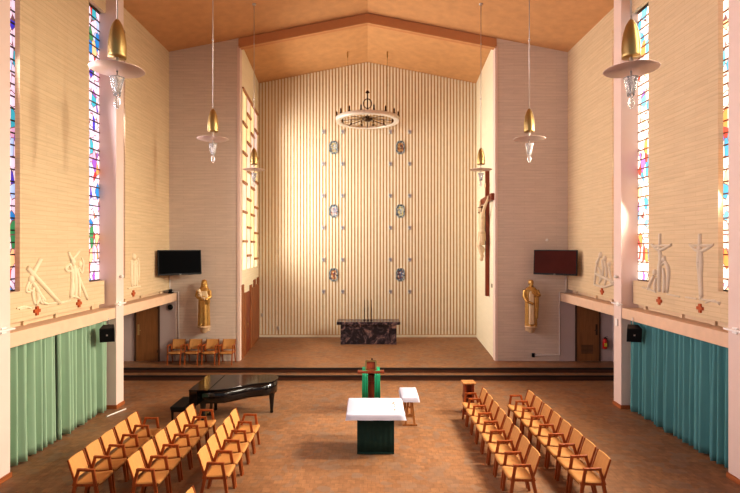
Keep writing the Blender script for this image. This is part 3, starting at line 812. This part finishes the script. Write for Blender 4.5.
# ------------------------------------------------------------------ statues
def ring(cx, cy, z, rx, ry, fold=0, k=9, ph=0, n=54):
    out = []
    for j in range(n):
        t = 2*PI*j/n; f = 1+fold*math.sin(k*t+ph+.6*math.sin(2*t))
        out.append((cx+rx*f*math.cos(t), cy+ry*f*math.sin(t), z))
    return out
def face(mb, c, r):
    """nose, brow, chin, ears on an ellipsoid head facing -y"""
    x, y, z = c
    mb.tube([(x, y-r*.92, z+.02*r/.1), (x, y-r*1.18, z-.03*r/.1)], [.010*r/.1, .016*r/.1], 6)
    mb.ell((x, y-r*.85, z-.075*r/.1), (.025*r/.1, .015*r/.1, .01*r/.1)); mb.ell((x, y-r*.6, z-.105*r/.1), (.04*r/.1, .035*r/.1, .03*r/.1))
    for s in (-1, 1):
        mb.ell((x+s*.036*r/.1, y-r*.84, z+.02*r/.1), (.016*r/.1, .012*r/.1, .01*r/.1)); mb.ell((x+s*r*.86, y, z), (.015*r/.1, .025*r/.1, .035*r/.1))
def hand(mb, w, d, side, L=.11, r=.012):
    """palm with four unequal fingers and a side thumb"""
    w = Vector(w); d = Vector(d).normalized(); sd = Vector(side).normalized(); nrm = d.cross(sd).normalized()
    mb.ell(tuple(w+d*L*.4), (L*.4, L*.35, L*.4))
    for i, (q, l) in enumerate(((-.3, .42), (-.1, .52), (.1, .5), (.3, .4))):
        a = w+d*L*.6+sd*q*L; b = a+d*l*L*.6; c2 = b+d*l*L*.4-nrm*.15*L
        mb.tube([tuple(a), tuple(b), tuple(c2)], [r, r*.9, r*.7], 6)
    a = w+d*L*.2-sd*.3*L; mb.tube([tuple(a), tuple(a+d*.25*L-sd*.2*L), tuple(a+d*.45*L-sd*.22*L)], [r*1.1, r, r*.8], 6)

# woman with child
S = thing('statue', 'gilded carved statue of a veiled woman holding a child, on the left wall', 'statue', (-5.66, 17.06, 1.60))
m = MB()
m.rings([ring(0, 0, z, a, b, f, 9, .4*z) for z, a, b, f in ((.0, .20, .15, .07), (.06, .205, .155, .08), (.3, .195, .145, .08), (.55, .19, .14, .07), (.8, .185, .135, .05), (.95, .185, .13, .03), (1.1, .2, .13, .02), (1.2, .215, .125, .01), (1.28, .17, .10, 0), (1.33, .07, .065, 0), (1.4, .055, .055, 0))])
m.ell((0, -.02, 1.46), (.075, .088, .11)); face(m, (0, -.02, 1.46), .085)
# veil hair over the head and shoulders
m.rings([ring(0, .03, z, a, b, .02, 7) for z, a, b in ((1.12, .2, .11), (1.25, .17, .11), (1.35, .12, .1), (1.45, .105, .1), (1.54, .09, .085), (1.585, .05, .05))])
# arms
m.tube([(-.19, 0, 1.2), (-.235, -.05, 1.02), (-.15, -.17, .98), (0, -.2, 1.0)], [.07, .062, .055, .045], 10)
m.tube([(.19, 0, 1.2), (.235, -.06, 1.0), (.14, -.18, .92), (.0, -.2, .93)], [.07, .062, .055, .045], 10)
hand(m, (0, -.2, 1.0), (1, -.1, .1), (0, 0, 1)); hand(m, (.02, -.2, .93), (-1, -.1, .05), (0, 0, 1))
# sleeves falling
m.rings([ring(.17, -.1, z, a, .06, .1, 5, n=30) for z, a in ((.75, .05), (.85, .075), (.98, .07), (1.06, .04))])
for s in (-1, 1): m.ell((s*.07, -.15, .02), (.05, .08, .03))
m.build('figure', 'goldleaf', S, remesh=.011, smooth=2)
m = MB(); m.ell((-.06, -.17, 1.07), (.075, .065, .12)); m.ell((-.1, -.2, 1.225), (.052, .056, .062)); face(m, (-.1, -.2, 1.225), .05)
m.tube([(-.12, -.2, 1.12), (-.05, -.25, 1.1)], [.028, .02], 8); m.tube([(-.02, -.2, 1.0), (.09, -.22, .97), (.1, -.22, .9)], [.04, .032, .022], 8)
m.build('child', 'flesh', S, remesh=.008, smooth=2)
m = MB(); m.rings([ring(.04, -.155, z, a, b, .08, 6, n=30) for z, a, b in ((.9, .07, .03), (.98, .16, .06), (1.08, .14, .05), (1.2, .11, .04))]); m.build('shawl', 'ivory', S, remesh=.01, smooth=2)
def bracket(S_):
    m = MB(); m.lathe([(.0, -.27), (.08, -.25), (.12, -.2), (.14, -.1), (.2, -.07), (.215, -.05), (.215, -.01), (.2, .0)], 24); bk = m.build('bracket', 'bracket', S_)
    m = MB(); m.box(-.12, .12, .05, .2895, -.22, -.02); m.build('wall_block', 'bracket', bk)
bracket(S)
# bearded man in robe
S = thing('statue', 'gilded carved statue of a bearded robed man, on the right wall', 'statue', (5.66, 17.06, 1.60))
m = MB()
m.rings([ring(0, 0, z, a, b, f, 8, .5*z+1) for z, a, b, f in ((.0, .21, .15, .06), (.08, .205, .15, .08), (.35, .2, .145, .08), (.65, .2, .14, .06), (.9, .205, .135, .04), (1.1, .22, .13, .02), (1.22, .22, .12, .01), (1.3, .16, .10, 0), (1.35, .075, .07, 0), (1.4, .06, .06, 0))])
m.ell((0, -.02, 1.475), (.078, .09, .11)); face(m, (0, -.02, 1.475), .086)
m.tube([(-.2, 0, 1.22), (-.25, -.05, 1.0), (-.19, -.15, .84), (-.08, -.2, .8)], [.075, .065, .055, .045], 10)
m.tube([(.2, 0, 1.22), (.26, -.06, 1.03), (.15, -.17, 1.05), (.05, -.19, 1.12)], [.075, .065, .055, .04], 10)
hand(m, (-.08, -.2, .8), (.9, -.1, -.3), (0, 0, 1)); hand(m, (.05, -.19, 1.12), (-.6, -.1, .7), (.6, 0, .6))
m.rings([ring(.17, -.06, z, a, .08, .1, 5, n=30) for z, a in ((.25, .04), (.5, .06), (.8, .08), (1.0, .07), (1.08, .04))])
for s in (-1, 1): m.ell((s*.08, -.15, .02), (.05, .09, .03))
m.build('figure', 'goldleaf', S, remesh=.011, smooth=2)
m = MB(); m.rings([ring(-.02, -.12, z, a, b, .1, 5, n=30) for z, a, b in ((.06, .1, .05), (.3, .095, .055), (.6, .09, .05), (.85, .085, .045), (1.05, .09, .035), (1.2, .06, .02))]); m.build('tunic', 'ivory', S, remesh=.01, smooth=2)
m = MB(); m.ell((0, -.085, 1.405), (.05, .045, .065)); m.rings([ring(0, .02, z, a, b, 0) for z, a, b in ((1.42, .082, .08), (1.5, .09, .09), (1.55, .08, .08), (1.575, .05, .06))]); m.build('hair_and_beard', 'goldleaf', S, remesh=.01, smooth=1)
bracket(S)

# ------------------------------------------------------------------ crucifix on the right chancel wall
Yc = 18.64
C_ = thing('crucifix', 'tall dark wooden cross with carved figure on the right chancel wall', 'crucifix', (chw(Yc, 1, .01), Yc, 2.46), math.radians(-94.1))
m = MB(); m.box(-.10, .10, -.13, 0, 0, 4.76); m.build('upright_beam', 'redwood', C_, bevel=.006)
m = MB(); m.box(-1.22, 1.22, -.132, -.02, 3.52, 3.76); m.build('cross_beam', 'redwood', C_, bevel=.006)
m = MB(); bz = 1.42    # feet height
y0 = -.26
m.rings([ring(0, y0, z, a, b, 0, n=24) for z, a, b in ((bz+.86, .15, .12), (bz+.95, .17, .125), (bz+1.1, .15, .11), (bz+1.25, .165, .12), (bz+1.42, .205, .13), (bz+1.55, .22, .12), (bz+1.63, .16, .1), (bz+1.68, .075, .07), (bz+1.76, .06, .06))])
m.ell((-.03, y0-.05, bz+1.85), (.085, .1, .125)); face(m, (-.03, y0-.05, bz+1.85), .095)
for s in (-1, 1):
    m.tube([(s*.19, y0, bz+1.55), (s*.45, y0-.01, bz+1.80), (s*.66, y0+.03, bz+1.99), (s*.86, y0+.08, bz+2.17)], [.075, .06, .05, .034], 10)
    hand(m, (s*.86, y0+.08, bz+2.17), (s*.75, 0, .65), (0, -1, 0), .13, .013)
    m.tube([(s*.085, y0, bz+.92), (s*.10, y0-.1, bz+.5), (s*.06, y0+.0, bz+.12), (s*.03, y0+.05, bz+.06)], [.105, .085, .06, .045], 12)
    m.ell((s*.1, y0-.11, bz+.5), (.07, .07, .08)); m.ell((s*.09, y0+.02, bz+.33), (.07, .075, .13))
    m.ell((s*.04, y0-.02, bz+.0), (.045, .07, .11))
m.build('figure', 'flesh', C_, remesh=.014, smooth=2)
m = MB(); m.rings([ring(0, y0-.005, z, a, b, .05, 8) for z, a, b in ((bz+.66, .19, .15), (bz+.75, .2, .155), (bz+.88, .185, .15), (bz+1.0, .18, .14))], cap=False); m.rings([ring(.19, y0, z, a, .07, .1, 5, n=24) for z, a in ((bz+.5, .04), (bz+.65, .07), (bz+.85, .06), (bz+.95, .03))]); m.build('loincloth', 'ivory', C_)
m = MB(); m.rings([ring(-.03, y0+.025, z, a, b, .04, 9) for z, a, b in ((bz+1.66, .075, .05), (bz+1.74, .1, .07), (bz+1.86, .105, .09), (bz+1.95, .09, .085), (bz+1.99, .05, .05))]); m.ell((-.03, y0-.11, bz+1.745), (.04, .03, .045)); m.build('hair_and_beard', 'hair', C_, remesh=.012, smooth=1)
m = MB(); m.tube([(-.03+.11*math.cos(t*PI/6), y0-.03+.115*math.sin(t*PI/6), bz+1.92+.012*(t % 2)) for t in range(13)], .011, 6); m.build('crown', 'dark', C_)
m = MB(); m.box(-.16, .16, -.15, -.134, 4.1, 4.25); m.build('plaque', 'ivory', C_)

# ------------------------------------------------------------------ carved wall reliefs (stations) and their small wooden crosses
def on_wall(u, v, s):
    Y = F*(WX+dx(s))/abs(u-U0); return Y, H-(v-V0)*Y/F
def relief(name, label, s, org, sc, strokes, heads, mat):
    P = lambda q: on_wall(org[0]+q[0]/sc, org[1]+q[1]/sc, s)
    allp = [P(q) for st, r in strokes for q in st]
    cy0 = sum(a for a, b in allp)/len(allp); cz0 = min(b for a, b in allp)
    m = MB()
    S_ = Matrix.Translation((s*(WX+dx(s)-.003), 0, 0)) @ Matrix.Diagonal((.7, 1, 1, 1))
    for st, r in strokes:
        pts = [P(q) for q in st]
        # smooth resample
        pp = []
        for i in range(len(pts)-1):
            a, b = Vector(pts[max(i-1, 0)]), Vector(pts[i]); c_, d = Vector(pts[i+1]), Vector(pts[min(i+2, len(pts)-1)])
            for q in range(4):
                t = q/4
                pp.append(.5*((2*b)+(-a+c_)*t+(2*a-5*b+4*c_-d)*t*t+(-a+3*b-3*c_+d)*t**3))
        pp.append(Vector(pts[-1]))
        k = len(pp)
        rs = [r*(.75+.25*math.sin(PI*i/(k-1))) for i in range(k)] if len(st) > 2 else r
        m.tube([(0, p_.x-cy0, p_.y-cz0) for p_ in pp], rs, 7, T=Matrix.Diagonal((1.15, 1, 1, 1)))
    for q, r in heads:
        a, b = P(q); m.ell((0, a-cy0, b-cz0), (r*.8, r*.85, r))
    o = m.build(name, mat); o.location = (s*(WX+dx(s)-.004), cy0, cz0)
    tag(o, label, 'relief', 'carved wall reliefs')
    return o
A = (15, 240); sc = 5.48
relief('wall_relief', 'cream relief of a figure fallen under a slanting cross, left wall', -1, A, sc,
       [([(62, 150), (240, 345)], .05), ([(138, 105), (86, 200)], .045), ([(85, 215), (65, 250), (60, 282), (82, 286)], .03), ([(92, 232), (112, 262), (132, 300), (160, 332)], .05),
        ([(100, 258), (94, 300), (106, 352)], .035), ([(118, 280), (124, 325), (112, 355)], .04), ([(140, 300), (150, 340), (180, 352)], .035), ([(86, 235), (72, 268), (92, 280)], .03),
        ([(128, 300), (135, 335), (150, 350)], .03), ([(5, 376), (50, 366), (86, 374)], .025), ([(20, 380), (60, 372)], .02), ([(180, 350), (215, 346), (290, 335)], .025)],
       [((84, 216), .09)], 'relief')
relief('wall_relief', 'cream relief of a cross bearer with a helper beside the far left window', -1, A, sc,
       [([(290, 65), (345, 205), (396, 326)], .045), ([(350, 60), (318, 98), (302, 112)], .04), ([(300, 132), (310, 200), (302, 312)], .05), ([(336, 150), (346, 220), (350, 312)], .045),
        ([(318, 140), (326, 230), (326, 318)], .06), ([(300, 130), (274, 156), (290, 172), (320, 162)], .035), ([(346, 150), (364, 180), (372, 125), (362, 96)], .03), ([(298, 316), (325, 308), (352, 322)], .03),
        ([(312, 200), (318, 260), (312, 310)], .03), ([(245, 348), (300, 330)], .022)],
       [((312, 118), .09), ((352, 132), .08)], 'relief')
relief('wall_relief', 'cream relief of a single standing robed figure beside the left column', -1, (100, 240), 3.65,
       [([(113, 72), (112, 110), (115, 172)], .05), ([(130, 72), (131, 120), (132, 167)], .05), ([(121, 75), (122, 120), (122, 168)], .07), ([(138, 66), (141, 110), (139, 152)], .03), ([(100, 178), (122, 172), (146, 170)], .035), ([(112, 82), (124, 92), (136, 84)], .035)],
       [((121, 60), .1)], 'relief')
relief('wall_relief', 'pale relief of a huddled group of figures between front wall and right column', 1, (560, 240), 3.65,
       [([(145, 62), (135, 100), (128, 160)], .045), ([(155, 70), (160, 110), (150, 150)], .045), ([(165, 76), (173, 120), (165, 165)], .045), ([(180, 96), (186, 130), (196, 165)], .04), ([(130, 122), (160, 136), (190, 150)], .05), ([(125, 162), (160, 172), (195, 160)], .04), ([(140, 100), (150, 120), (145, 160)], .04), ([(186, 160), (200, 150)], .03)],
       [((150, 55), .09), ((166, 68), .09), ((138, 82), .08), ((182, 88), .08), ((190, 150), .08)], 'reliefR')
A = (625, 215); sc = 4.287
relief('wall_relief', 'pale relief of mourners at a crucified figure, nearer the right column window', 1, A, sc,
       [([(152, 80), (152, 130)], .04), ([(115, 125), (150, 150), (202, 125)], .04), ([(118, 132), (200, 130)], .03), ([(150, 150), (156, 190), (150, 240), (150, 330)], .06), ([(175, 200), (190, 240), (182, 332)], .05), ([(165, 228), (172, 280), (168, 332)], .045),
        ([(126, 260), (112, 290), (100, 320)], .045), ([(136, 270), (130, 300), (132, 325)], .045), ([(160, 215), (172, 205), (186, 226)], .035), ([(75, 310), (105, 318), (135, 332)], .025), ([(180, 340), (210, 345), (236, 351)], .022)],
       [((150, 143), .075), ((170, 190), .08), ((130, 246), .08)], 'reliefR')
relief('wall_relief', 'pale relief of a lone crucified figure nearest the right edge of the photo', 1, A, sc,
       [([(323, 80), (323, 132)], .04), ([(278, 125), (298, 145), (322, 156), (350, 146), (382, 125)], .035), ([(284, 130), (374, 130)], .03), ([(318, 152), (316, 200), (322, 260), (326, 350)], .045), ([(328, 152), (330, 200), (328, 260), (332, 350)], .045), ([(323, 150), (323, 205)], .06),
        ([(260, 352), (285, 356), (310, 360)], .022), ([(330, 362), (370, 368), (410, 376)], .025), ([(345, 376), (380, 366), (408, 384)], .022)],
       [((321, 143), .075), ((326, 356), .05)], 'reliefR')
for (u, v, s, w) in ((36.3, 310.8, -1, 'under the fallen figure relief'), (78.3, 303.3, -1, 'under the cross bearer relief'), (132.9, 293.4, -1, 'under the single standing figure relief'),
                     (602.5, 291.5, 1, 'under the huddled group relief'), (659.8, 300.8, 1, 'under the mourners relief'), (700.8, 308.3, 1, 'under the lone crucified figure relief')):
    Y, z = on_wall(u, v, s); a, b = .035, .095
    poly = [(-a, -b), (a, -b), (a, -a), (b, -a), (b, a), (a, a), (a, b), (-a, b), (-a, a), (-b, a), (-b, -a), (-a, -a)]
    m = MB(); m.prism(poly, -.02, .02, 'x'); q = m.build('wooden_cross', 'crossred', bevel=.004); q.location = (s*(WX+dx(s)-.016), Y, z)
    tag(q, 'small red wooden cross on the wall %s' % w, 'cross', 'small red wall crosses')

# ------------------------------------------------------------------ loudspeakers, sensors, conduit, extinguisher, pole
for s, nm in ((-1, 'left'), (1, 'right')):
    o = thing('loudspeaker', 'black box loudspeaker hanging under the ledge at the %s column' % nm, 'loudspeaker', (-6.53 if s < 0 else 6.69, 12.4, 2.16), s*-.35)
    T = Matrix.Rotation(math.radians(14), 4, 'X')
    m = MB(); m.prism([(-.17, -.15), (.17, -.15), (.12, .14), (-.12, .14)], -.19, .17, 'z', T); m.build('cabinet', 'blackmat', o, bevel=.01)
    m = MB(); m.box(-.145, .145, -.158, -.151, -.17, .15, T); m.build('grille', 'blackmat', o)
    m = MB(); m.box(-.02, .02, -.162, -.158, -.02, .02, T); m.build('badge', 'steel', o)
    m = MB(); m.tube([(0, .1, .1), (0, .12, .3), (0, .1, .36)], .015); m.build('bracket', 'steel', o)
    for Y, w in ((13.3, 'far'), (9.05, 'near')):
        t = thing('bracket_rail', 'white horizontal bracket rail clamped on the %s %s column' % (w, nm), 'bracket', (s*(CX+dx(s)), Y, 2.79))
        m = MB(); a, b = sorted((-s*.09, 0)); m.box(a, b, -.25, .21, -.015, .02); m.build('rail', 'white', t, bevel=.004)
        m = MB(); a, b = sorted((-s*.03, 0)); m.box(a, b, -.06, .06, -.06, .05); m.build('clamp', 'white', t)
    t = thing('ceiling_sensor', 'small white ball sensor on the %s column above the rail' % nm, 'sensor', (s*(CX+dx(s)-.001), 13.32, 3.52))
    m = MB(); m.ell((-s*.06, 0, 0), (.05, .05, .05)); m.build('ball', 'white', t); t.name = 'ball_sensor'
    m = MB(); a, b = sorted((0, -s*.03)); m.box(a, b, -.03, .03, -.03, .03); m.build('mount', 'white', t)
m = MB(); m.box(-.04, 0, -.06, .06, -.1, .1); q = m.build('junction_box', 'white', bevel=.01); q.location = (CX+dx(1)+.003, 13.35, 2.28); tag(q, 'small white junction box on the right column below the rail', 'box')
q = MB().tube([(0, 0, 0), (.2, .6, 0)], .018).build('white_pole', 'white'); q.location = (-6.62, 12.5, .0185); tag(q, 'thin white pole lying on the floor by the left column', 'pole')
# conduits
def fp(u, v, off=.04): Y = FY-off; return ((u-U0)*Y/F, Y, H-(v-V0)*Y/F)
q = MB().tube([fp(169.8, 277, .019), fp(169.8, 291.5, .019), fp(178.5, 291.5, .019), fp(178.5, 341, .019)], .018, 6).build('conduit_pipe', 'white'); tag(q, 'thin white conduit running down the left front wall to the chairs', 'pipe')
q = MB().tube([fp(566, 273), fp(566, 292), fp(559.5, 292), fp(559.5, 355), fp(535, 355)], .018, 6).build('conduit_pipe', 'white'); tag(q, 'thin white conduit looping down the right front wall to the socket', 'pipe')
m = MB(); x, y, z = fp(533, 355, .0); m.box(x-.05, x+.05, FY-.05, FY-.001, z-.07, z+.07); q = m.build('wall_socket', 'blackmat', bevel=.008); tag(q, 'small black wall socket low on the right front wall', 'socket')
x, y, z = fp(171, 307, .0); o = thing('wall_speaker', 'round dark wall speaker under the end of the left ledge', 'loudspeaker', (x, FY-.001, z))
T = Matrix.Rotation(PI/2, 4, 'X')
m = MB(); m.lathe([(.12, 0), (.12, .05), (.10, .06)], 24, T=T); m.build('rim', 'steel', o)
m = MB(); m.lathe([(.095, .061), (.095, .068)], 24, T=T); m.build('grille', 'blackmat', o)
o = thing('camera_dome', 'small dark camera sitting on the far end of the left ledge', 'camera', (-6.86, 17.2, 2.701))
m = MB(); m.box(-.07, .07, -.08, .08, 0, .05); m.build('base', 'blackmat', o); m = MB(); m.ell((0, -.02, .09), (.06, .09, .06)); m.build('lens_housing', 'blackmat', o); o.name = 'small_camera'
x, y, z = fp(547, 240, 0); m = MB(); m.lathe([(.05, 0), (.05, .02), (.03, .035)], 16, T=T); q = m.build('wall_sensor', 'white'); q.location = (x, FY-.001, z); tag(q, 'tiny white sensor on the right front wall above the television', 'sensor')
for (Y, z, u) in ((18.0, 2.9, 0),):
    m = MB(); m.box(-.02, 0, -.05, .05, -.07, .07); q = m.build('wall_switch', 'dark'); q.location = (chw(Y, 1, .001), Y, z); q.rotation_euler = (0, 0, -math.radians(4.1)); tag(q, 'small dark switch on the right chancel wall beside the crucifix', 'switch')
for (u, v, w) in ((262, 315, 'upper'), (278, 328, 'lower')):
    x, z = bw(u, v, BY-.08); m = MB(); m.box(-.04, .04, -.05, 0, -.07, .07); q = m.build('socket_box', 'steel', bevel=.006); q.location = (x, BY-.034, z); tag(q, 'small grey %s socket box at the left foot of the slatted wall' % w, 'socket')
# fire extinguisher on the aisle end wall beside the right door
x = (605.5-U0)*17.2/F
o = thing('fire_extinguisher', 'red fire extinguisher beside the right aisle door', 'extinguisher', (x, 17.253, 4.33-(349-V0)*17.2/F)); o.scale = (.85, .85, .85)
m = MB(); m.lathe([(.07, 0), (.085, .02), (.085, .34), (.06, .4), (.03, .42)], 18); m.build('cylinder', 'red', o)
m = MB(); m.box(-.03, .03, -.03, .03, .42, .46); m.bar((0, 0, .46), (.1, -.02, .5), .02, .02); m.bar((0, 0, .44), (.1, -.02, .43), .02, .02); va = m.build('valve', 'blackmat', o)
m = MB(); m.tube([(.04, -.02, .44), (.1, -.05, .35), (.1, -.06, .1)], .012); m.build('hose', 'blackmat', va)
m = MB(); m.box(-.06, .05, -.095, -.086, .1, .24); m.build('tag', 'yellow', o)
m = MB(); m.box(-.05, .05, .08, .094, .05, .4); m.build('bracket', 'blackmat', o)

# ------------------------------------------------------------------ light
def area(name, loc, rot, sx, sy, power, col, spread=180):
    l = bpy.data.lights.new(name, 'AREA'); l.shape = 'RECTANGLE'; l.size = sx; l.size_y = sy; l.energy = power; l.color = col; l.spread = math.radians(spread)
    o = bpy.data.objects.new(name, l); COL.objects.link(o); o.location = loc; o.rotation_euler = rot
    return o
RL, LL, CL, WL = 225, 115, 420, .30
for i, y in enumerate(COLS):
    yb = COLS[i+1] if i < 3 else FY
    for a_, b_ in ((y+.4, y+1.05), (yb-.79, yb)):
        if i == 3 and a_ > y+1: continue
        cy = (a_+b_)/2+(.06 if a_ < y+1 else -.1)
        area('window_light_right', (7.08, cy, 5.6 if i == 2 else 7.0), (0, PI/2-.5, 0), 4.2 if i == 2 else 6.9, .34, RL*(2.6 if i == 2 else .4), (1, .945, .78), 108)
        area('window_light_left', (-7.05, cy, 7.0), (0, -PI/2-.1, 0), 6.9, .36, LL, (.95, .91, 1.0), 122)
area('chancel_window_light', (-4.35, 19.4, 6.7), (0, -PI/2, 0), 6.4, 3.5, CL, (1, .965, .84), 150)
w = bpy.data.worlds.new('World'); bpy.context.scene.world = w; w.use_nodes = True
bg = w.node_tree.nodes['Background']; bg.inputs[0].default_value = (.95, .97, 1., 1); bg.inputs[1].default_value = WL

cam = bpy.data.cameras.new('Camera'); co = bpy.data.objects.new('Camera', cam); COL.objects.link(co)
co.location = (0, 0, H); co.rotation_euler = (PI/2, 0, 0)
cam.sensor_width = 36; cam.lens = 36*F/740; cam.shift_x = (370-U0)/740; cam.shift_y = -(246.5-V0)/740; cam.clip_end = 200
bpy.context.scene.camera = co
vs = bpy.context.scene.view_settings
vs.view_transform = 'Standard'; vs.look = 'None'; vs.exposure = .27; vs.gamma = .9
